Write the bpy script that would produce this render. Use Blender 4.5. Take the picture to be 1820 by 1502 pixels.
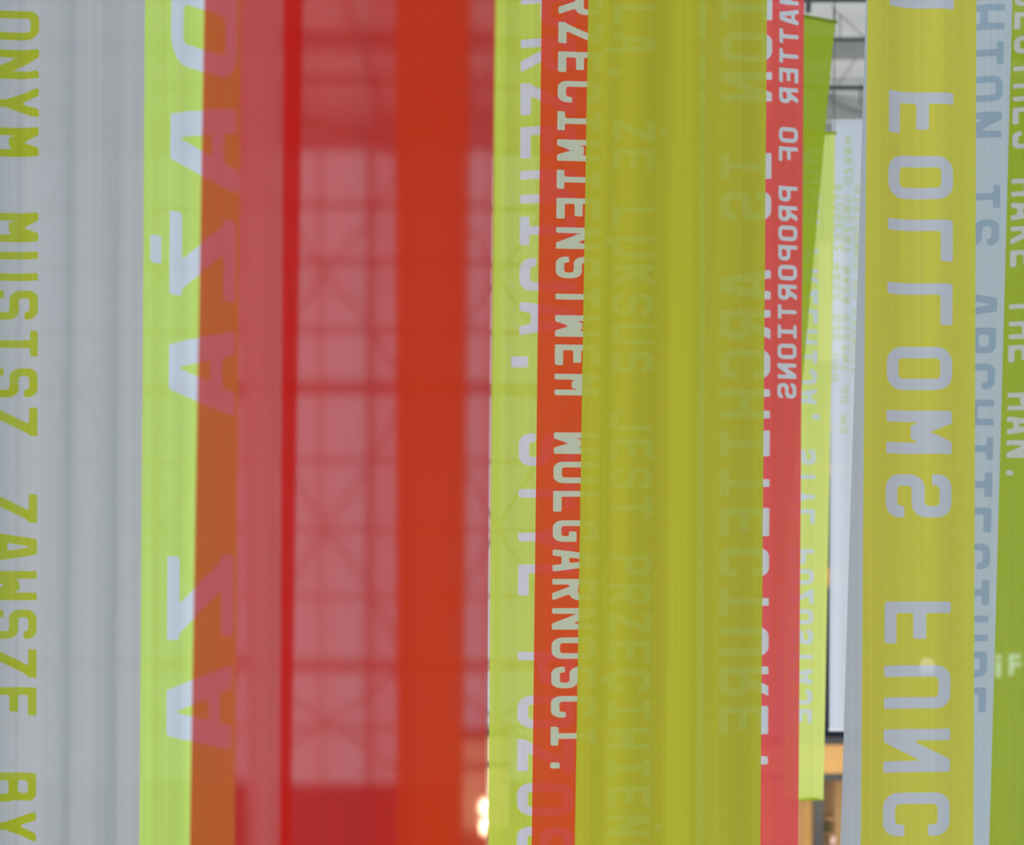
import bpy, math, random
import numpy as np

# ------------------------------------------------------------------ scene, camera, sky, lights
for o in list(bpy.data.objects):
    bpy.data.objects.remove(o, do_unlink=True)
S = bpy.context.scene
COL = S.collection
random.seed(4)

F = 3033.3          # focal length in pixels of the 1820 px wide frame
CX, HY = 910.0, 1000.0   # image centre column, horizon row
CZ = 4.2            # eye height above the hall floor (standing on a landing)

cam_d = bpy.data.cameras.new('camera')
cam = bpy.data.objects.new('camera', cam_d)
COL.objects.link(cam)
cam.location = (0, 0, CZ)
cam.rotation_euler = (math.radians(90), 0, 0)
cam_d.sensor_width = 36
cam_d.lens = 60
cam_d.shift_y = (HY - 751.0) / 1820.0
cam_d.clip_end = 300
cam_d.dof.use_dof = True
cam_d.dof.focus_distance = 8.9
cam_d.dof.aperture_fstop = 1.15
S.camera = cam

w = bpy.data.worlds.new('overcast_sky')
S.world = w
w.use_nodes = True
wn = w.node_tree.nodes
wn['Background'].inputs[0].default_value = (0.80, 0.88, 1.0, 1)
wn['Background'].inputs[1].default_value = 0.8

sun_d = bpy.data.lights.new('sun', 'SUN')
sun = bpy.data.objects.new('sun', sun_d)
COL.objects.link(sun)
sun_d.energy = 2.0
sun_d.angle = math.radians(35)
sun_d.color = (1.0, 0.97, 0.92)
sun.rotation_euler = (math.radians(62), 0, math.radians(-52))
sun['label'] = 'hazy daylight from the open side'

S.view_settings.view_transform = 'Standard'
S.view_settings.look = 'None'
S.view_settings.gamma = 1
S.view_settings.use_curve_mapping = False
S.view_settings.exposure = 0.45
try:
    S.cycles.transparent_max_bounces = 32
except Exception:
    pass

# ------------------------------------------------------------------ helpers
def px(x, y, Y):
    """world point seen at pixel x, y at distance Y"""
    return ((x - CX) / F * Y, Y, CZ + (HY - y) / F * Y)

def mesh_obj(name, verts, faces, mat, parent=None, smooth=False):
    me = bpy.data.meshes.new(name)
    me.from_pydata([tuple(map(float, v)) for v in verts], [], faces)
    me.update()
    if mat: me.materials.append(mat)
    if smooth:
        me.polygons.foreach_set('use_smooth', [True] * len(me.polygons))
    o = bpy.data.objects.new(name, me)
    COL.objects.link(o)
    if parent: o.parent = parent
    return o

def box_data(x0, y0, z0, x1, y1, z1, bev=0.0):
    v = [(x0,y0,z0),(x1,y0,z0),(x1,y1,z0),(x0,y1,z0),(x0,y0,z1),(x1,y0,z1),(x1,y1,z1),(x0,y1,z1)]
    f = [(0,3,2,1),(4,5,6,7),(0,1,5,4),(1,2,6,5),(2,3,7,6),(3,0,4,7)]
    return v, f

def box(name, x0, y0, z0, x1, y1, z1, mat, parent=None, off=(0,0,0)):
    v, f = box_data(x0-off[0], y0-off[1], z0-off[2], x1-off[0], y1-off[1], z1-off[2])
    return mesh_obj(name, v, f, mat, parent)

def tube_data(p, q, r, n=10, cap=True):
    p, q = np.array(p, float), np.array(q, float)
    d = q - p; d /= np.linalg.norm(d)
    a = np.cross(d, (0, 0, 1.0))
    if np.linalg.norm(a) < 1e-3: a = np.cross(d, (1.0, 0, 0))
    a /= np.linalg.norm(a); b = np.cross(d, a)
    v = []
    for e in (p, q):
        for k in range(n):
            t = 2 * math.pi * k / n
            v.append(e + r * (a * math.cos(t) + b * math.sin(t)))
    f = [(k, (k+1) % n, n + (k+1) % n, n + k) for k in range(n)]
    if cap: f += [tuple(range(n))[::-1], tuple(range(n, 2*n))]
    return v, f

def tube(name, p, q, r, mat, parent=None, n=10):
    v, f = tube_data(p, q, r, n)
    return mesh_obj(name, v, f, mat, parent, smooth=True)

def empty(name, loc, label=None, cat=None, group=None):
    o = bpy.data.objects.new(name, None)
    o.empty_display_size = 0.2
    COL.objects.link(o)
    o.location = loc
    tag(o, label, cat, group)
    return o

def tag(o, label=None, cat=None, group=None, kind=None):
    if label: o['label'] = label
    if cat: o['category'] = cat
    if group: o['group'] = group
    if kind: o['kind'] = kind
    return o

# ------------------------------------------------------------------ materials
def plain(name, col, rough=0.6, metal=0.0, noise=0.06, scale=6.0, emit=None, estr=0.0):
    m = bpy.data.materials.new(name); m.use_nodes = True
    nt = m.node_tree; b = nt.nodes['Principled BSDF']
    tc = nt.nodes.new('ShaderNodeTexCoord')
    nz = nt.nodes.new('ShaderNodeTexNoise'); nz.inputs['Scale'].default_value = scale
    nz.inputs['Detail'].default_value = 4
    nt.links.new(tc.outputs['Object'], nz.inputs['Vector'])
    mx = nt.nodes.new('ShaderNodeMix'); mx.data_type = 'RGBA'
    lo = [c * (1 - noise * 2) for c in col]; hi = [min(1, c * (1 + noise * 2)) for c in col]
    mx.inputs[6].default_value = (*lo, 1); mx.inputs[7].default_value = (*hi, 1)
    nt.links.new(nz.outputs['Fac'], mx.inputs[0])
    nt.links.new(mx.outputs[2], b.inputs['Base Color'])
    b.inputs['Roughness'].default_value = rough
    b.inputs['Metallic'].default_value = metal
    if emit:
        b.inputs['Emission Color'].default_value = (*emit, 1)
        b.inputs['Emission Strength'].default_value = estr
    return m

def fabric(name, base, ink=None, opac=0.8, ink_opac=None, soft=0.5, trans=0.5, scatter=0.0):
    """sheer woven banner cloth: threads reflect and pass light, the gaps in the weave let you look through"""
    m = bpy.data.materials.new(name); m.use_nodes = True
    nt = m.node_tree; N = nt.nodes; L = nt.links
    for n in list(N): N.remove(n)
    out = N.new('ShaderNodeOutputMaterial')
    tc = N.new('ShaderNodeTexCoord')
    mp = N.new('ShaderNodeMapping'); mp.inputs['Scale'].default_value = (38, 38, 0.22)
    L.new(tc.outputs['Object'], mp.inputs['Vector'])
    nz = N.new('ShaderNodeTexNoise'); nz.inputs['Scale'].default_value = 1.0
    nz.inputs['Detail'].default_value = 3; nz.inputs['Roughness'].default_value = 0.6
    L.new(mp.outputs[0], nz.inputs['Vector'])
    col = N.new('ShaderNodeMix'); col.data_type = 'RGBA'
    ik = ink or base
    if ink:
        at = N.new('ShaderNodeAttribute'); at.attribute_name = 'print'
        mr = N.new('ShaderNodeMapRange')
        mr.inputs['From Min'].default_value = -soft; mr.inputs['From Max'].default_value = soft
        L.new(at.outputs['Fac'], mr.inputs['Value'])
        L.new(mr.outputs[0], col.inputs[0])
    else:
        col.inputs[0].default_value = 0.0
    col.inputs[6].default_value = (*base, 1); col.inputs[7].default_value = (*ik, 1)
    # slub yarns: slightly denser and thinner threads run down the cloth
    sl = N.new('ShaderNodeMapRange'); sl.inputs['From Min'].default_value = 0.3; sl.inputs['From Max'].default_value = 0.7
    sl.inputs['To Min'].default_value = 0.96; sl.inputs['To Max'].default_value = 1.035
    L.new(nz.outputs['Fac'], sl.inputs['Value'])
    mul = N.new('ShaderNodeMix'); mul.data_type = 'RGBA'; mul.blend_type = 'MULTIPLY'; mul.inputs[0].default_value = 1
    L.new(col.outputs[2], mul.inputs[6]); L.new(sl.outputs[0], mul.inputs[7])
    df = N.new('ShaderNodeBsdfDiffuse'); tl = N.new('ShaderNodeBsdfTranslucent'); tr = N.new('ShaderNodeBsdfTransparent')
    if scatter:      # crinkled voile: what is seen through the weave is slightly scattered
        tr = N.new('ShaderNodeBsdfRefraction'); tr.inputs['IOR'].default_value = 1.0 + scatter; tr.inputs['Roughness'].default_value = 0.55
        tr.inputs['Color'].default_value = (1, 1, 1, 1)
    L.new(mul.outputs[2], df.inputs[0]); L.new(mul.outputs[2], tl.inputs[0])
    m1 = N.new('ShaderNodeMixShader'); m1.inputs[0].default_value = trans
    L.new(df.outputs[0], m1.inputs[1]); L.new(tl.outputs[0], m1.inputs[2])
    m2 = N.new('ShaderNodeMixShader')
    op = N.new('ShaderNodeMix'); op.data_type = 'FLOAT'
    op.inputs[2].default_value = opac; op.inputs[3].default_value = ink_opac if ink_opac is not None else opac
    if ink: L.new(mr.outputs[0], op.inputs[0])
    else: op.inputs[0].default_value = 0
    mm = N.new('ShaderNodeMath'); mm.operation = 'MULTIPLY'; mm.use_clamp = True
    sl2 = N.new('ShaderNodeMapRange'); sl2.inputs['From Min'].default_value = 0.3; sl2.inputs['From Max'].default_value = 0.7
    sl2.inputs['To Min'].default_value = 0.992; sl2.inputs['To Max'].default_value = 1.008
    L.new(nz.outputs['Fac'], sl2.inputs['Value'])
    L.new(op.outputs[0], mm.inputs[0]); L.new(sl2.outputs[0], mm.inputs[1])
    L.new(mm.outputs[0], m2.inputs[0])
    L.new(tr.outputs[0], m2.inputs[1]); L.new(m1.outputs[0], m2.inputs[2])
    L.new(m2.outputs[0], out.inputs['Surface'])
    return m

def glass(name):
    m = bpy.data.materials.new(name); m.use_nodes = True
    nt = m.node_tree; N = nt.nodes; L = nt.links
    for n in list(N): N.remove(n)
    out = N.new('ShaderNodeOutputMaterial')
    tr = N.new('ShaderNodeBsdfTransparent'); tr.inputs[0].default_value = (0.9, 0.95, 0.95, 1)
    gl = N.new('ShaderNodeBsdfGlossy'); gl.inputs['Roughness'].default_value = 0.05
    mx = N.new('ShaderNodeMixShader'); mx.inputs[0].default_value = 0.06
    L.new(tr.outputs[0], mx.inputs[1]); L.new(gl.outputs[0], mx.inputs[2]); L.new(mx.outputs[0], out.inputs['Surface'])
    return m

def glow(name, col, s):
    m = bpy.data.materials.new(name); m.use_nodes = True
    nt = m.node_tree; N = nt.nodes
    for n in list(N): N.remove(n)
    out = N.new('ShaderNodeOutputMaterial'); e = N.new('ShaderNodeEmission')
    e.inputs[0].default_value = (*col, 1); e.inputs[1].default_value = s
    nt.links.new(e.outputs[0], out.inputs['Surface'])
    return m

M_floor = plain('floor_stone', (0.66, 0.65, 0.62), 0.4)
M_panel = plain('ceiling_panel', (0.86, 0.87, 0.84), 0.8, noise=0.02)
M_joint = plain('ceiling_void', (0.30, 0.30, 0.28), 0.9)
M_beam = plain('dark_green_steel', (0.035, 0.055, 0.05), 0.5)
M_duct = plain('grey_steel', (0.36, 0.37, 0.35), 0.5)
M_frame = plain('window_frame_bronze', (0.42, 0.33, 0.30), 0.5)
M_wall = plain('plaster', (0.55, 0.55, 0.53), 0.85)
M_darkw = plain('dark_plinth', (0.10, 0.085, 0.085), 0.7)
M_wire = plain('steel_wire', (0.12, 0.13, 0.13), 0.4, 0.8)
M_navy = plain('navy_lacquer', (0.004, 0.006, 0.025), 0.5)
M_grey = plain('anthracite_profile', (0.045, 0.05, 0.055), 0.5)
M_ochre = plain('ochre_board', (0.62, 0.36, 0.12), 0.6)
M_wood = plain('oak_board', (0.68, 0.42, 0.18), 0.6, scale=3)
M_brown = plain('brown_board', (0.30, 0.17, 0.07), 0.6)
M_glass = glass('clear_glass')

# ------------------------------------------------------------------ lettering (distance field of a monoline stencil-like block face, 5 x 7 units)
W5, H7, ST = 5.0, 7.0, 1.32
def _box(x, y, x0, y0, x1, y1): return np.minimum(np.minimum(x - x0, x1 - x), np.minimum(y - y0, y1 - y))
def _rb(x, y, x0, y0, x1, y1, r):
    cx, cy = (x0+x1)/2, (y0+y1)/2
    qx = np.abs(x-cx) - (x1-x0)/2 + r; qy = np.abs(y-cy) - (y1-y0)/2 + r
    return -(np.hypot(np.maximum(qx,0), np.maximum(qy,0)) + np.minimum(np.maximum(qx,qy),0) - r)
def _ring(x, y, x0, y0, x1, y1, r=1.6, s=ST):
    return np.minimum(_rb(x,y,x0,y0,x1,y1,r), -_rb(x,y,x0+s,y0+s,x1-s,y1-s,0.45))
def _seg(x, y, x0, y0, x1, y1, wd=ST, clip=(0,0,5,7)):
    dx, dy = x1-x0, y1-y0; l = math.hypot(dx, dy)
    d = np.abs((x-x0)*dy - (y-y0)*dx)/l
    return np.minimum(wd/2 - d, _box(x,y,*clip))
def U(*a):
    r = a[0]
    for b in a[1:]: r = np.maximum(r, b)
    return r
def cut(a, b): return np.minimum(a, -b)
def glyph(c, x, y):
    s = ST; B = lambda *q: _box(x,y,*q)
    stem = lambda: B(0,0,s,7)
    if c == 'A': return U(_seg(x,y,0.55,-.4,2.0,7.4,1.45), _seg(x,y,4.45,-.4,3.0,7.4,1.45), B(1.1,1.4,3.9,2.6), B(1.5,5.9,3.5,7))
    if c == 'Ą': return U(glyph('A',x,y), B(3.6,-1.5,4.9,0.2))
    if c == 'B': return U(stem(), _ring(x,y,0,0,5,4.1,1.3), _ring(x,y,0,2.8,4.8,7,1.3))
    if c == 'C': return cut(_ring(x,y,0,0,5,7), B(3.0,2.3,9,4.7))
    if c == 'D': return U(_ring(x,y,0,0,5,7,1.8), B(0,0,s,7))
    if c == 'E': return U(stem(), B(0,0,4.8,s), B(0,7-s,4.8,7), B(0,2.9,4.2,4.15))
    if c == 'F': return U(stem(), B(0,7-s,4.8,7), B(0,2.6,4.3,3.9))
    if c == 'G': return U(cut(_ring(x,y,0,0,5,7), B(3.0,2.8,9,4.8)), B(2.6,2.5,5,3.7), B(5-s,1.6,5,3.7))
    if c == 'H': return U(stem(), B(5-s,0,5,7), B(0,2.9,5,4.15))
    if c == 'I': return U(B(2.5-s/2,0,2.5+s/2,7), B(.3,0,4.7,1.2), B(.3,5.8,4.7,7))
    if c == 'J': return U(B(5-s,1.6,5,7), np.minimum(_ring(x,y,0,0,5,5), B(-1,-1,6,2.1)))
    if c == 'K': return U(stem(), _seg(x,y,0.6,2.6,4.6,7.4,1.5), _seg(x,y,1.9,4.3,4.6,-.4,1.5))
    if c == 'L': return U(stem(), B(0,0,4.8,s))
    if c == 'M': return U(stem(), B(5-s,0,5,7), _seg(x,y,0.5,7.2,2.6,2.7,1.5,(0,2.7,2.6,7)), _seg(x,y,4.5,7.2,2.4,2.7,1.5,(2.4,2.7,5,7)))
    if c == 'N': return U(stem(), B(5-s,0,5,7), _seg(x,y,0.4,7.2,4.6,-.2,1.6))
    if c == 'Ń': return U(glyph('N',x,y), B(2.1,7.7,3.6,8.8))
    if c == 'O': return _ring(x,y,0,0,5,7,1.8)
    if c == 'P': return U(stem(), _ring(x,y,0,2.5,5,7))
    if c == 'R': return U(stem(), _ring(x,y,0,2.7,5,7), _seg(x,y,2.3,3.4,4.4,-.4,1.5,(0,0,5,3.4)))
    if c == 'S':
        up = cut(_ring(x,y,0,2.82,5,7), B(2.5,2,9,4.9)); lo = cut(_ring(x,y,0,0,5,4.14), B(-9,2.1,2.5,5))
        return U(up, lo)
    if c == 'Ś': return U(glyph('S',x,y), B(2.1,7.7,3.6,8.8))
    if c == 'Ć': return U(glyph('C',x,y), B(2.1,7.7,3.6,8.8))
    if c == 'T': return U(B(2.5-s/2,0,2.5+s/2,7), B(0.1,7-s,4.9,7))
    if c == 'U': return U(np.minimum(_ring(x,y,0,0,5,9), B(-1,-1,6,7)))
    if c == 'W': return U(stem(), B(5-s,0,5,7), _seg(x,y,0.5,-.2,2.6,4.3,1.5,(0,0,2.6,4.3)), _seg(x,y,4.5,-.2,2.4,4.3,1.5,(2.4,0,5,4.3)))
    if c == 'Y': return U(B(2.5-s/2,0,2.5+s/2,3.4), _seg(x,y,2.6,2.2,0.5,7.2,1.4,(0,2.4,5,7)), _seg(x,y,2.4,2.2,4.5,7.2,1.4,(0,2.4,5,7)))
    if c == 'Z': return U(B(0,0,4.9,s), B(0.1,7-s,5,7), _seg(x,y,0.6,0.3,4.4,6.7,1.5))
    if c == 'Ż': return U(glyph('Z',x,y), B(1.7,7.9,3.3,9.1))
    if c == '.': return B(1.8,0,3.2,1.45)
    if c == ',': return np.minimum(B(1.6,-1.0,3.4,1.1), U(_seg(x,y,2.1,-2.4,2.3,1.4,1.6,(0,-3,5,2)), _seg(x,y,2.6,-2.4,2.6,1.4,1.4,(0,-3,5,2))))
    return np.full_like(x, -9.0)

def text_field(u, v, spec):
    """u, v: arrays of cloth coordinates; letters read downwards, heads to +u (cap > 0) or, seen from the back, to -u (cap < 0)"""
    out = np.full(u.shape, -6.0)
    for (txt, y0, pitch, gw, base, cap) in spec:
        sx, sy = gw / W5, cap / H7
        k = min(abs(sx), abs(sy))
        for i, c in enumerate(txt):
            if c == ' ': continue
            a = y0 + i * pitch
            sel = (v > a - 0.3*gw) & (v < a + 1.3*gw) & ((u - base)/sy > -3) & ((u - base)/sy < 10)
            if not sel.any(): continue
            g = glyph(c, (v[sel] - a) / sx, (u[sel] - base) / sy) * k
            out[sel] = np.maximum(out[sel], g)
    return out

# ------------------------------------------------------------------ hall shell
XW = 15.0; YB = 24.0; ZT = CZ + 6.15
YF = -7.0; YC = 16.2      # the ceiling starts at YC; in front of it the hall has an open steel roof grid
zf = 0.0
fl = mesh_obj('floor', *box_data(-XW, YF, -0.3, XW, YB + 6, 0.0), M_floor); tag(fl, kind='structure')

# ceiling: slab with white panels set below it, joints left open
cl = mesh_obj('ceiling', *box_data(-XW, YC, ZT + 0.06, XW, YB + 0.4, ZT + 0.3), M_joint); tag(cl, kind='structure')
pw, pl = 1.2, 1.3
pv, pf = box_data(-pw/2 + .012, -pl/2 + .012, -0.03, pw/2 - .012, pl/2 - .012, 0.03)
pmesh = bpy.data.meshes.new('ceiling_panel'); pmesh.from_pydata(pv, [], pf); pmesh.materials.append(M_panel)
for iy in range(6):
    for ix in range(11):
        o = bpy.data.objects.new('ceiling_panel', pmesh); COL.objects.link(o)
        o.parent = cl
        o.location = (-1.2 + ix * pw, YB - pl/2 - 0.05 - iy * pl, ZT + 0.035)
mesh_obj('ceiling_lining', *box_data(-XW, YC, ZT + 0.01, -1.85, YB + 0.4, ZT + 0.058), M_panel, cl)
mesh_obj('ceiling_lining', *box_data(12.0, YC, ZT + 0.01, XW, YB + 0.4, ZT + 0.058), M_panel, cl)
def ceil_y(y, z): return (z - CZ) * F / (HY - y)
# purlins and pipes under the ceiling: (pixel row, drop below the ceiling, height, depth, material, name)
tn = [0]
def trim(v, f, mat):
    tn[0] += 1
    o = mesh_obj('trim_%d' % tn[0], v, f, mat); tag(o, kind='structure'); return o
for (yy, drop, h, d, mat) in ((-3, 0.30, 0.06, 0.08, M_beam), (70, 0.22, 0.03, 0.04, M_beam), (156, 0.10, 0.045, 0.06, M_beam)):
    z = ZT - drop; Y = ceil_y(yy, z)
    trim(*box_data(-XW, Y - d/2, z - h/2, XW, Y + d/2, z + h/2), mat)
Yd = ceil_y(92, ZT - 0.12)
trim(*box_data(-XW, Yd - 0.05, ZT - 0.14, XW, Yd + 0.25, ZT + 0.03), M_duct)
# sloping rafters near the back wall
for k in range(9):
    x0 = -9 + k * 2.6
    v, f = tube_data((x0, YB - 1.6, ZT - 0.15), (x0 + 2.4, YB - 0.3, ZT - 0.5), 0.13, 6)
    trim(v, f, M_duct)
# bracing rods and a hanger under the ceiling
for (a, b, r) in ((px(1478, 12, 17.2), px(1536, 66, 19.5), 0.005), (px(1482, 15, 16.5), px(1483, 44, 16.5), 0.005), (px(1493, -60, 19.2), px(1493, 68, 19.2), 0.006),
                  (px(1439, -30, 18.0), px(1436, 22, 18.0), 0.03), (px(1530, -60, 19.6), px(1530, 190, 22.5), 0.012)):
    v, f = tube_data(a, b, r, 8); trim(v, f, M_wire)

# back wall: plinth, glazed facade on the left, plaster on the right
xs0, xs1 = px(-260, 0, YB)[0], px(1035, 0, YB)[0]
zs0, zs1 = px(0, 1392, YB)[2], px(0, 268, YB)[2]
wb = mesh_obj('wall_back', *box_data(xs1, YB, 0, XW, YB + 0.3, ZT + 0.05), M_wall); tag(wb, kind='structure')
mesh_obj('plinth', *box_data(-XW, YB, 0, xs1, YB + 0.3, zs0), M_darkw, wb)
mesh_obj('lintel', *box_data(-XW, YB, zs1, xs1, YB + 0.3, ZT + 0.05), M_wall, wb)
mesh_obj('pier', *box_data(-XW, YB, zs0, xs0, YB + 0.3, zs1), M_wall, wb)
win = empty('window_1', ((xs0+xs1)/2, YB, zs0)); tag(win, kind='structure')
OW = tuple(win.location)
cols = [xs0 + (xs1 - xs0) * i / 17 for i in range(18)]
rows_px = [1392, 1292, 1182, 1060, 942, 820, 692, 590, 470, 370, 268]
rows = [px(0, r, YB)[2] for r in rows_px]
for i, x in enumerate(cols):
    wd = 0.035 if i % 3 else 0.08
    box('mullion', x - wd/2, YB + 0.02, zs0, x + wd/2, YB + 0.2, zs1, M_frame, win, OW)
for i, z in enumerate(rows):
    wd = 0.17 if i in (2, 6) else 0.05
    box('transom', xs0, YB + 0.0, z - wd/2, xs1, YB + 0.18, z + wd/2, M_frame, win, OW)
for i in range(17):
    for j in range(10):
        box('pane', cols[i], YB + 0.10, rows[j], cols[i+1], YB + 0.112, rows[j+1], M_glass, win, OW)
for k in range(4):          # steel cross bracing behind the glass
    for (ra, rb) in ((0, 2), (2, 6), (6, 10)):
        xa, xb = cols[1 + 4*k], cols[min(17, 5 + 4*k)]
        for (p, q) in (((xa, rows[ra]), (xb, rows[rb])), ((xb, rows[ra]), (xa, rows[rb]))):
            v, f = tube_data((p[0]-OW[0], YB + 0.55 - OW[1], p[1]-OW[2]), (q[0]-OW[0], YB + 0.55 - OW[1], q[1]-OW[2]), 0.022, 8)
            mesh_obj('brace', v, f, M_frame, win, True)

# ------------------------------------------------------------------ banners
ZR = CZ + 3.95       # usual height of the hanging rods
RAILS = []
def banner(name, label, mat, mrod, xl, xr, Yl, Yr=None, top=None, bottom=None, text=(), folds=(), seed=0, amp=0.012, du=6.0, dv=8.0,
           bulge=0.0, group='printed cloth banners hanging in the hall'):
    """xl, xr: (pixel column at row 0, at row 1502) of the two side edges; Yl, Yr distance of the edges; top, bottom: z"""
    rng = random.Random(seed)
    Yr = Yr if Yr is not None else Yl
    Ym = (Yl + Yr) / 2
    top = top if top is not None else ZR
    bottom = bottom if bottom is not None else top - 6.0
    def edge_x(e, Y, row): return (e[0] + (e[1] - e[0]) * row / 1502.0 - CX) / F * Y
    wpx = xr[0] - xl[0]
    uh0 = xl[0] + (xl[1]-xl[0]) * HY/1502.0; uh1 = xr[0] + (xr[1]-xr[0]) * HY/1502.0
    nu = max(6, int(abs(wpx) / du))
    # rows, given as pixel rows at the mean distance: fine where lettering is in view
    r_top = HY - (top - CZ) / Ym * F; r_bot = HY + (CZ - bottom) / Ym * F
    rr = []
    r = r_top
    while r < r_bot - 1:
        rr.append(r)
        r += dv if -90 < r < 1590 else 60
    rr.append(r_bot)
    rr = np.array(rr); nv = len(rr) - 1
    s = np.linspace(0, 1, nu + 1)
    SS, RR = np.meshgrid(s, rr)
    Z = CZ + (HY - RR) / F * Ym
    Xl = (xl[0] + (xl[1]-xl[0]) * RR/1502.0 - CX) / F * Yl
    Xr = (xr[0] + (xr[1]-xr[0]) * RR/1502.0 - CX) / F * Yr
    # perspective-correct interpolation so that s is linear in pixels
    iw = (1-SS)/Yl + SS/Yr
    Y = 1 / iw
    X = ((1-SS) * Xl/Yl + SS * Xr/Yr) * Y
    UU = uh0 + SS * (uh1 - uh0)
    # soft vertical folds
    dY = np.zeros_like(X)
    mw = abs(wpx) / F * Ym
    h = (top - Z)
    fade = np.clip(h / 0.5, 0, 1)
    for k in range(7):
        f = (1.3 + 1.25 * k) / 0.55
        ph = rng.uniform(0, 6.28); dr = rng.uniform(-0.22, 0.22)
        a = 1.8 * amp * rng.uniform(0.5, 1.2) / (1 + 0.55 * k)
        dY += a * np.sin(f * 6.28 * (SS * mw) * 0.35 + ph + dr * h + 0.5 * np.sin(0.5 * h + ph))
    for (fx, fw, fd, sl) in folds:      # single creases where the cloth steps back or forward: column, width (px), depth (m), drift
        cxp = fx + sl * (RR - 750) / 1502.0
        cur = UU
        dY += fd * np.tanh((cur - cxp) / fw)
    dY += bulge * 4 * SS * (1 - SS)
    Y2 = Y + dY * (0.25 + 0.75 * fade)
    bx = float((X[-1,0] + X[-1,-1]) / 2); by = float((Yl + Yr) / 2)
    root = empty(name, (bx, by, bottom), label, 'banner', group)
    V = np.stack([X - bx, Y2 - by, Z - bottom], -1).reshape(-1, 3)
    idx = np.arange((nu+1)*(nv+1)).reshape(nv+1, nu+1)
    Fc = np.stack([idx[:-1,:-1], idx[1:,:-1], idx[1:,1:], idx[:-1,1:]], -1).reshape(-1, 4)
    me = bpy.data.meshes.new('cloth')
    me.from_pydata(V.tolist(), [], Fc.tolist())
    me.polygons.foreach_set('use_smooth', [True] * len(me.polygons))
    if text:
        at = me.attributes.new('print', 'FLOAT', 'POINT')
        at.data.foreach_set('value', text_field(UU, RR, text).reshape(-1).astype(np.float32))
    me.materials.append(mat)
    co = bpy.data.objects.new('cloth', me); COL.objects.link(co); co.parent = root
    # rods in the sewn sleeves, and the wires up to the ceiling
    def P(i, j): return (float(X[i,j]-bx), float(Y[i,j]-by), float(Z[i,j]-bottom))
    tl, tr_ = np.array(P(0,0)), np.array(P(0,-1)); d = (tr_-tl)/np.linalg.norm(tr_-tl)
    tube('top_rod', tl - d*0.012, tr_ + d*0.012, 0.013, mrod, root)
    bl, br = np.array(P(-1,0)), np.array(P(-1,-1)); d2 = (br-bl)/np.linalg.norm(br-bl)
    tube('bottom_rod', bl - d2*0.01, br + d2*0.01, 0.014, mrod, root)
    RAILS.append(by)
    for e in (tl + d*0.0, tr_ - d*0.0):
        tube('hanging_wire', e, (e[0], e[1], ZT - 0.0 - bottom + 0.02), 0.0022, M_wire, root, 6)
    return root

YEL = (0.60, 0.74, 0.05); YEL2 = (0.56, 0.60, 0.045); GRN = (0.38, 0.58, 0.015)
RED = (0.78, 0.022, 0.012); WHT = (0.72, 0.78, 0.86); INKW = (0.74, 0.80, 0.86)
R_yel = plain('yellow_sleeve', (0.42, 0.50, 0.01), 0.8); R_grn = plain('green_sleeve', (0.22, 0.32, 0.005), 0.8)
R_red = plain('red_sleeve', (0.6, 0.02, 0.015), 0.8); R_wht = plain('white_sleeve', (0.7, 0.74, 0.8), 0.8)

F_red_near = fabric('sheer_red_voile', (0.47, 0.012, 0.010), None, 0.85, scatter=0.017)
F_white_left = fabric('white_cloth_green_print', (0.41, 0.445, 0.475), (0.34, 0.41, 0.025), 0.975, 0.975)
F_yel_left = fabric('lime_cloth_white_print', (0.58, 0.83, 0.17), (0.66, 0.76, 0.84), 0.96, 0.96, soft=0.6)
F_yel_b = fabric('lime_cloth_white_print_b', (0.57, 0.77, 0.09), (0.66, 0.74, 0.84), 0.93, 0.95)
F_red_c = fabric('red_cloth_white_print', (0.83, 0.075, 0.03), (0.64, 0.71, 0.64), 0.94, 0.96, soft=0.4)
F_yel_d = fabric('mustard_sheer', (0.42, 0.505, 0.04), None, 0.94)
F_red_e = fabric('coral_cloth_white_print', (0.98, 0.125, 0.14), (0.76, 0.84, 0.97), 0.95, 0.95)
F_grn_i = fabric('green_cloth', (0.42, 0.55, 0.03), None, 0.95)
F_yel_j = fabric('pale_lime_cloth', (0.82, 0.95, 0.26), (0.76, 0.88, 0.92), 0.95, 0.95)
F_wht_k = fabric('white_cloth_lime_print', (0.80, 0.87, 0.99), (0.66, 0.80, 0.42), 0.95, 0.95)
F_yel_g = fabric('mustard_cloth_white_print', (0.60, 0.595, 0.055), (0.52, 0.57, 0.62), 0.94, 0.95, soft=0.4)
F_wht_f = fabric('white_cloth_blue_print', (0.54, 0.63, 0.75), (0.34, 0.46, 0.61), 0.97, 0.97)
F_grn_h = fabric('green_cloth_white_print', (0.40, 0.52, 0.012), (0.66, 0.66, 0.62), 0.92, 0.94)
F_wht_w = fabric('white_cloth', (0.60, 0.62, 0.66), None, 0.9)
F_red_r = fabric('deep_red_cloth', RED, None, 0.93)
F_yel_y = fabric('orange_cloth', (0.95, 0.24, 0.03), None, 0.95)

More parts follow.
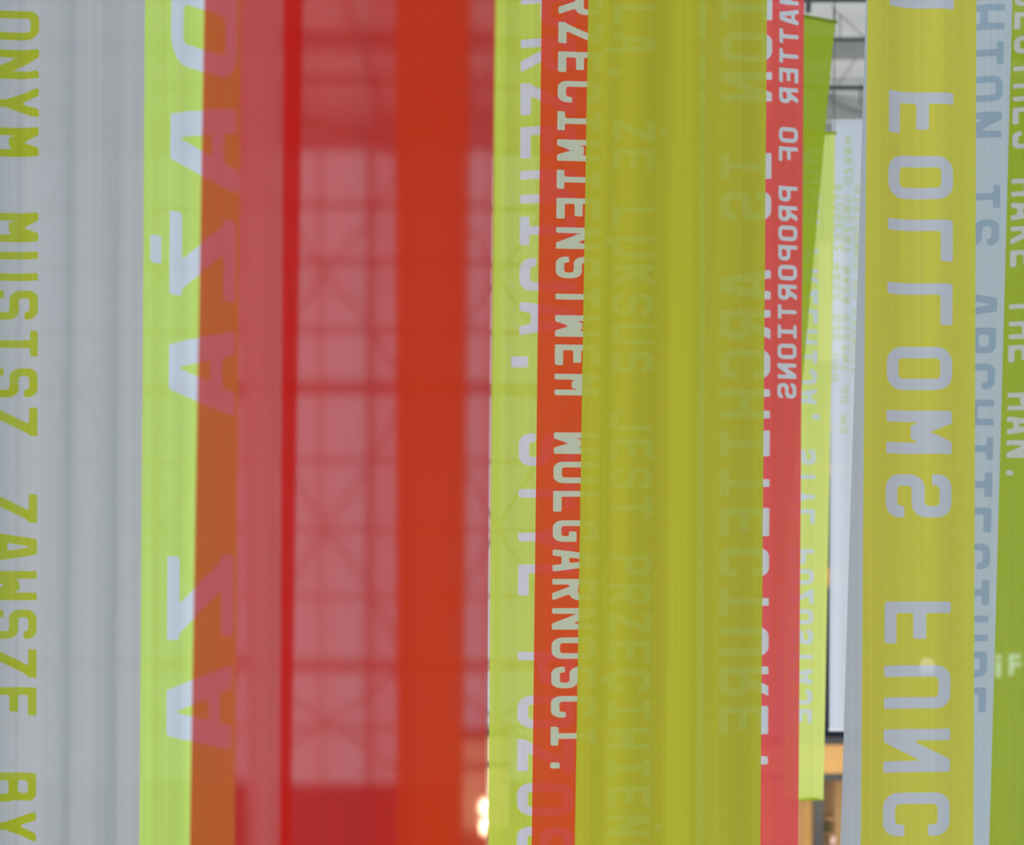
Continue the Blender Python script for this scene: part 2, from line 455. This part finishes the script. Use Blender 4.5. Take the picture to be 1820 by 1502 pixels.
banner('cloth_banner', 'large sheer red banner nearest the camera, without lettering', F_red_near, R_red, (362, 336), (881, 864), 5.6, seed=1,
       amp=0.006, du=12, dv=14)
banner('cloth_banner', 'grey white banner at the left edge of the picture with green letters MUSISZ ZAWSZE', F_white_left, R_wht,
       (-62, -62), (266, 254), 7.8, seed=2, amp=0.009, du=4, dv=4, folds=((88, 16, -0.012, -8), (122, 8, 0.008, -8), (160, 20, -0.016, -12), (205, 12, 0.012, -8), (30, 5, 0.006, -6)),
       text=[('NIEZASTĄPIONYM', 225 - 13*69.4, 69.4, 52, -22, 88), ('MUSISZ', 377, 69.2, 52, -22, 88), ('ZAWSZE', 877, 69.0, 52, -22, 88), ('BYĆ', 1374, 69.4, 52, -22, 88)])
banner('cloth_banner', 'lime banner with large white back-to-front letters, half hidden behind the sheer red banner', F_yel_left, R_yel,
       (256, 246), (433, 421), 6.9, 7.35, seed=3, amp=0.006, du=4, dv=5, folds=((282, 8, -0.006, -4), (318, 8, -0.008, -6), (348, 8, 0.008, -20)),
       text=[('FORMA PODĄŻA ZA FUNKCJĄ', -24 - 8*202, 202, 150, 418, -120)])
banner('cloth_banner', 'white banner seen only through the left part of the sheer red banner', F_wht_w, R_wht, (430, 450), (503, 503), 12.0, top=CZ + 4.7, bottom=CZ - 2.5, seed=4, du=12, dv=30)
banner('cloth_banner', 'narrow red banner seen almost edge-on through the sheer red banner', F_red_r, R_red, (506, 499), (541, 521), 8.1, 8.8, seed=5, amp=0.006, du=6, dv=30)
banner('cloth_banner', 'orange banner seen only through the right part of the sheer red banner', F_yel_y, R_red, (705, 709), (833, 818), 12.6, top=CZ + 4.7, bottom=CZ - 2.5, seed=6, du=12, dv=30)
F_red_s = fabric('faint_sheer_red', RED, None, 0.25)
banner('cloth_banner', 'faint sheer red banner far behind the large sheer red banner', F_red_s, R_red, (648, 640), (706, 709), 16.0, top=CZ + 5.6, bottom=CZ - 2.8, seed=21, du=12, dv=30)
banner('cloth_banner', 'lime banner with white letters STYL POZOS, right beside the sheer red banner', F_yel_b, R_yel, (876, 868), (1045, 1040), 10.2, seed=7, amp=0.010, du=4, dv=4,
       text=[('MODA PRZEMIJA, STYL POZOSTAJE', -8 - 5*77.8, 77.8, 58, 921, 100)])
banner('cloth_banner', 'narrow looking red banner with white letters WULGARNOSCI, between two lime banners', F_red_c, R_red, (963, 945), (1243, 1238), 9.3, 9.39, seed=8, amp=0.004, du=3, dv=3,
       text=[('PRZECIWIEŃSTWEM WULGARNOŚCI.', -61, 51.9, 38, 982, 80), ('MYŚLĄ, ŻE LUKSUS JEST PRZECIWIEŃSTWEM', -147.5, 51.5, 38, 1083, 76)])
banner('cloth_banner', 'wide mustard yellow banner in the middle, plain, with faint letters showing through', F_yel_d, R_yel, (1046, 1022), (1362, 1350), 8.6, seed=9, amp=0.004, du=6, dv=10,
       folds=((1050, 8, -0.022, -20), (1100, 9, -0.030, -8), (1202, 12, -0.040, 4), (1150, 26, 0.03, 0), (1300, 40, 0.03, 0)))
banner('cloth_banner', 'coral red banner with back-to-front white letters MATTER OF PROPORTIONS', F_red_e, R_red, (1256, 1250), (1430, 1420), 10.8, seed=10, amp=0.006, du=3, dv=3,
       text=[('FASHION IS ARCHITECTURE.', -292, 70.3, 52, 1366, -88), ('IT IS A MATTER OF PROPORTIONS', -19 - 8*35, 35, 27, 1414, -35)],
       folds=((1383, 4, 0.005, -6),))
banner('cloth_banner', 'plain green banner whose top rod shows below the ceiling', F_grn_i, R_grn, (1370, 1372), (1487, 1352), 12.2, 12.2 + 0.27, top=CZ + 3.95, seed=11, amp=0.004, du=8, dv=20)
banner('cloth_banner', 'pale lime banner with back-to-front white letters, its bottom hem above ochre shop front', F_yel_j, R_yel, (1404, 1392), (1488, 1461), 13.0, top=CZ + 3.27, bottom=CZ - 1.80, seed=12, amp=0.012, du=3, dv=3,
       text=[('MODA PRZEMIJA, STYL POZOSTAJE', 444 - 5*35.5, 35.5, 26.5, 1446.5, -42)])
ktxt = [('MARZO', 244, 17.6, 13, 1512, -14), ('GREZNT', 349, 17.6, 13, 1511, -14), ('BASA', 474, 17.6, 13, 1509, -13), ('SIEZNT', 559, 17.8, 13, 1508, -13), ('OO', 686, 18, 13, 1507, -13), ('MO', 739, 18, 13, 1506, -13),
        ('STONESZ', 325, 17.8, 13, 1495, -13), ('MASZ', 467, 17.8, 13, 1493, -12), ('SZE', 558, 17.8, 13, 1491, -12), ('OSO', 628, 18.0, 13, 1489, -12),
        ('HISTORMES', 331, 16.8, 13, 1528, -13), ('DU', 498, 18, 13, 1526, -12), ('ESZNOTI', 550, 17.0, 13, 1524, -12)]
banner('cloth_banner', 'white banner with three columns of small lime letters, far back', F_wht_k, R_wht, (1481.5, 1474.5), (1557, 1550), 14.5, top=CZ + 3.753, bottom=CZ - 1.42, seed=13, amp=0.016, du=2.2, dv=2.5, text=ktxt)
banner('cloth_banner', 'mustard banner with large back-to-front pale letters FOLLOWS FUNC', F_yel_g, R_yel, (1543, 1530), (1734, 1729), 8.9, 9.09, seed=14, amp=0.010, du=4, dv=4,
       text=[('FORM FOLLOWS FUNCTION', 163 - 5*113.3, 113.3, 77, 1689, -114)])
banner('cloth_banner', 'white banner with blue grey letters ARCHITECTURE, behind the mustard banner', F_wht_f, R_wht, (1539, 1493), (1798, 1758), 10.0, seed=15, amp=0.006, du=4, dv=4,
       text=[('FASHION IS ARCHITECTURE', -184, 63.9, 46, 1686, 73)])
banner('cloth_banner', 'green banner at the right edge of the picture with pale letters MAKE THE MAN', F_grn_h, R_grn, (1776, 1752), (1990, 1966), 10.9, seed=16, amp=0.010, du=3.5, dv=3.5,
       text=[('CLOTHES MAKE THE MAN.', -19, 42.2, 31, 1787, 52)])


# steel roof grid over the near half of the hall: the rails the banners hang from, and the main beams that carry them
for yy in sorted(set(round(r, 1) for r in RAILS)):
    trim(*box_data(-7.5, yy - 0.22, ZT, 7.5, yy + 0.22, ZT + 0.05), M_duct)
for xx in (-7.5, -2.5, 2.5, 7.5):
    trim(*box_data(xx - 0.08, YF, ZT + 0.05, xx + 0.08, YC, ZT + 0.30), M_duct)

# ------------------------------------------------------------------ shop front at the back right, display screen, sign, lamps
YS = 22.6
def pbox(name, x0, y0, x1, y1, Y, d, mat, parent):
    a = px(x0, y1, Y); b = px(x1, y0, Y); L = parent.location if parent else (0, 0, 0)
    return box(name, a[0], Y, a[2], b[0], Y + d, b[2], mat, parent, tuple(L))
M_cream = glow('light_box_face', (1.0, 0.86, 0.58), 1.25)
M_teal = plain('teal_card', (0.02, 0.10, 0.10), 0.6); M_orange = plain('orange_card', (0.75, 0.30, 0.06), 0.6)
M_olive = plain('olive_panel', (0.10, 0.09, 0.03), 0.7); M_pink = plain('pink_paper', (0.8, 0.55, 0.5), 0.7)
base = px(1470, 1579, YS)
shop = empty('shop_front', (base[0], YS, 0), 'ochre shop front with anthracite posts at the foot of the back wall', 'shop front')
pbox('back_panel', 1330, 1386, 1620, 1578, YS + 0.5, 0.05, M_wood, shop)
pbox('fascia_board', 1330, 1322, 1620, 1377, YS, 0.12, M_ochre, shop)
pbox('top_profile', 1330, 1311, 1620, 1323, YS - 0.03, 0.16, M_grey, shop)
pbox('lower_profile', 1330, 1376, 1620, 1388, YS - 0.03, 0.18, M_grey, shop)
for (a, b) in ((1336, 1352), (1447, 1464), (1560, 1577)):
    pbox('post', a, 1386, b, 1578, YS - 0.02, 0.16, M_grey, shop)
pbox('side_board', 1430, 1388, 1446, 1578, YS + 0.30, 0.05, M_ochre, shop)
pbox('shelf_back', 1465, 1390, 1484, 1578, YS + 0.25, 0.05, M_brown, shop)
pbox('shelf', 1465, 1452, 1486, 1458, YS + 0.05, 0.3, M_brown, shop)
pbox('shelf', 1465, 1480, 1486, 1484, YS + 0.05, 0.3, M_brown, shop)
for (x, y0, y1, mt, nm, lb, ct) in ((1472, 1462, 1478, M_olive, 'parcel', 'small dark olive parcel on the shop shelf', 'parcel'),
                                (1480, 1486, 1502, M_pink, 'paper_roll', 'pinkish paper roll standing low in the shop front', 'paper roll')):
    a = px(x, y1, YS + 0.1); b = px(x, y0, YS + 0.1)
    v, f = tube_data((0, 0, 0), (0, 0, b[2] - a[2]), 0.04, 12)
    o = mesh_obj(nm, v, f, mt, None, True); o.location = a; tag(o, lb, ct)
for xx in (1400, 1510):
    ld = bpy.data.lights.new('shop_light', 'POINT'); ld.energy = 13; ld.color = (1, 0.78, 0.48); ld.shadow_soft_size = 0.08
    lo = bpy.data.objects.new('shop_light', ld); COL.objects.link(lo); lo.parent = shop
    p = px(xx, 1470, YS - 1.3); lo.location = (p[0] - base[0], -1.3, p[2])
# dark framed screen on the wall above the shop front
sc = px(1470, 1311, YS + 0.4)
scr = empty('wall_screen', (sc[0], YS + 0.4, sc[2]), 'dark navy screen above the shop front, behind the white banner', 'screen')
pbox('frame', 1420, 1048, 1530, 1311, YS + 0.4, 0.10, M_navy, scr)
pbox('display', 1424, 1053, 1526, 1305, YS + 0.385, 0.02, M_navy, scr)
# shelving and a light box higher on the wall
lb = px(1470, 640, YS + 0.6)
lbx = empty('light_box', (lb[0], YS + 0.6, lb[2]), 'glowing cream light box high between the pale lime and white banners', 'light box')
pbox('face', 1455, 430, 1500, 640, YS + 0.6, 0.04, M_cream, lbx)
pbox('housing', 1452, 427, 1503, 643, YS + 0.64, 0.25, M_grey, lbx)
cb = px(1470, 1046, YS + 0.6)
cab = empty('wall_cabinet', (cb[0], YS + 0.6, cb[2]), 'dark olive wall cabinet with card boxes, under the light box', 'cabinet')
pbox('body', 1440, 644, 1515, 1046, YS + 0.8, 0.5, M_olive, cab)
for yy in (718, 760, 845, 870, 1040):
    pbox('shelf', 1440, yy, 1515, yy + 4, YS + 0.62, 0.18, M_brown, cab)
for i, (y0, y1, mt) in enumerate(((722, 732, M_teal), (734, 740, M_orange), (742, 748, M_teal), (750, 758, M_orange), (825, 845, M_orange), (1010, 1040, M_orange))):
    pbox('drawer_front', 1445, y0, 1512, y1, YS + 0.63, 0.16, mt, cab)

# lit letters on the back wall
M_sign = glow('sign_face', (0.75, 0.95, 1.0), 3.2)
def letter(ch, x, y, h_px, lab):
    cu = bpy.data.curves.new('sign_letter', 'FONT'); cu.body = ch; cu.extrude = 0.04; cu.offset = 0.012
    tmp = bpy.data.objects.new('tmp', cu); COL.objects.link(tmp)
    dg = bpy.context.evaluated_depsgraph_get()
    me = bpy.data.meshes.new_from_object(tmp.evaluated_get(dg))
    bpy.data.objects.remove(tmp, do_unlink=True)
    o = bpy.data.objects.new('sign_letter', me); COL.objects.link(o)
    me.materials.clear(); me.materials.append(M_sign)
    k = h_px / F * 23.9 / 0.7
    p = px(x, y, 23.9); p = (p[0], 23.99, p[2])
    o.location = p; o.rotation_euler = (math.radians(90), 0, 0); o.scale = (k, k, k)
    tag(o, lab, 'sign letter', 'lit letters on the back wall'); return o

# a bright spot lamp on the back wall
M_spot = glow('spot_face', (0.85, 0.95, 1.0), 60.0)
sp = px(1639, 1181, 23.7)
spot = empty('spot_lamp', sp, 'bright spot lamp glowing through the mustard banner', 'lamp')
tube('face', (0, -0.30, 0), (0, -0.29, 0), 0.11, M_spot, spot, 16)
tube('housing', (0, -0.288, 0), (0, 0.05, 0), 0.125, M_grey, spot, 16)
tube('bracket', (0, 0.0, 0.0), (0, 0.31, 0.0), 0.03, M_grey, spot)
letter('i', 1771, 1203, 42, 'lit white letter i glowing through the green banner')
letter('F', 1794, 1200, 36, 'lit white letter F glowing through the green banner')

# warm kiosk and pendant lamps behind the slit beside the red banner
M_warm = plain('warm_cream_panel', (0.80, 0.62, 0.40), 0.6)
M_globe = glow('opal_globe', (1.0, 0.80, 0.50), 4.0)
kb = px(850, 1590, 21.5)
kio = empty('kiosk', (kb[0], 21.5, 0.0), 'cream kiosk with a dark band behind the sheer red banner', 'kiosk')
pbox('panel', 812, 1308, 905, 1590, 21.5, 0.06, M_warm, kio)
pbox('band', 812, 1356, 905, 1363, 21.47, 0.03, M_grey, kio)
pbox('top_rail', 810, 1298, 907, 1308, 21.46, 0.14, M_grey, kio)
pbox('counter', 800, 1478, 915, 1590, 21.1, 0.36, M_brown, kio)
def lamp(x, y, r, lab, Y=21.2):
    c = px(x, y, Y)
    root = empty('pendant_lamp', c, lab, 'lamp', 'pendant lamps at the kiosk')
    vs, fs = [], []
    n, m_ = 12, 8
    for i in range(m_ + 1):
        t = math.pi * i / m_
        for j in range(n):
            p = 2 * math.pi * j / n
            vs.append((r * math.sin(t) * math.cos(p), r * math.sin(t) * math.sin(p), r * math.cos(t)))
    for i in range(m_):
        for j in range(n):
            fs.append((i*n + j, (i+1)*n + j, (i+1)*n + (j+1) % n, i*n + (j+1) % n))
    mesh_obj('globe', vs, fs, M_globe, root, True)
    tube('cap', (0, 0, r * 0.9), (0, 0, r * 1.35), r * 0.4, M_grey, root)
    tube('cord', (0, 0, r * 1.3), (0, 0, ZT - c[2]), 0.008, M_wire, root, 6)
    ld = bpy.data.lights.new('lamp_light', 'POINT'); ld.energy = 8; ld.color = (1, 0.75, 0.45); ld.shadow_soft_size = r
    lo = bpy.data.objects.new('lamp_light', ld); COL.objects.link(lo); lo.parent = root; lo.location = (0, -r * 1.6, 0)
lamp(861, 1428, 0.045, 'upper glowing globe lamp in the slit beside the sheer red banner')
lamp(862.5, 1462, 0.035, 'lower smaller globe lamp in the slit beside the sheer red banner', 20.7)
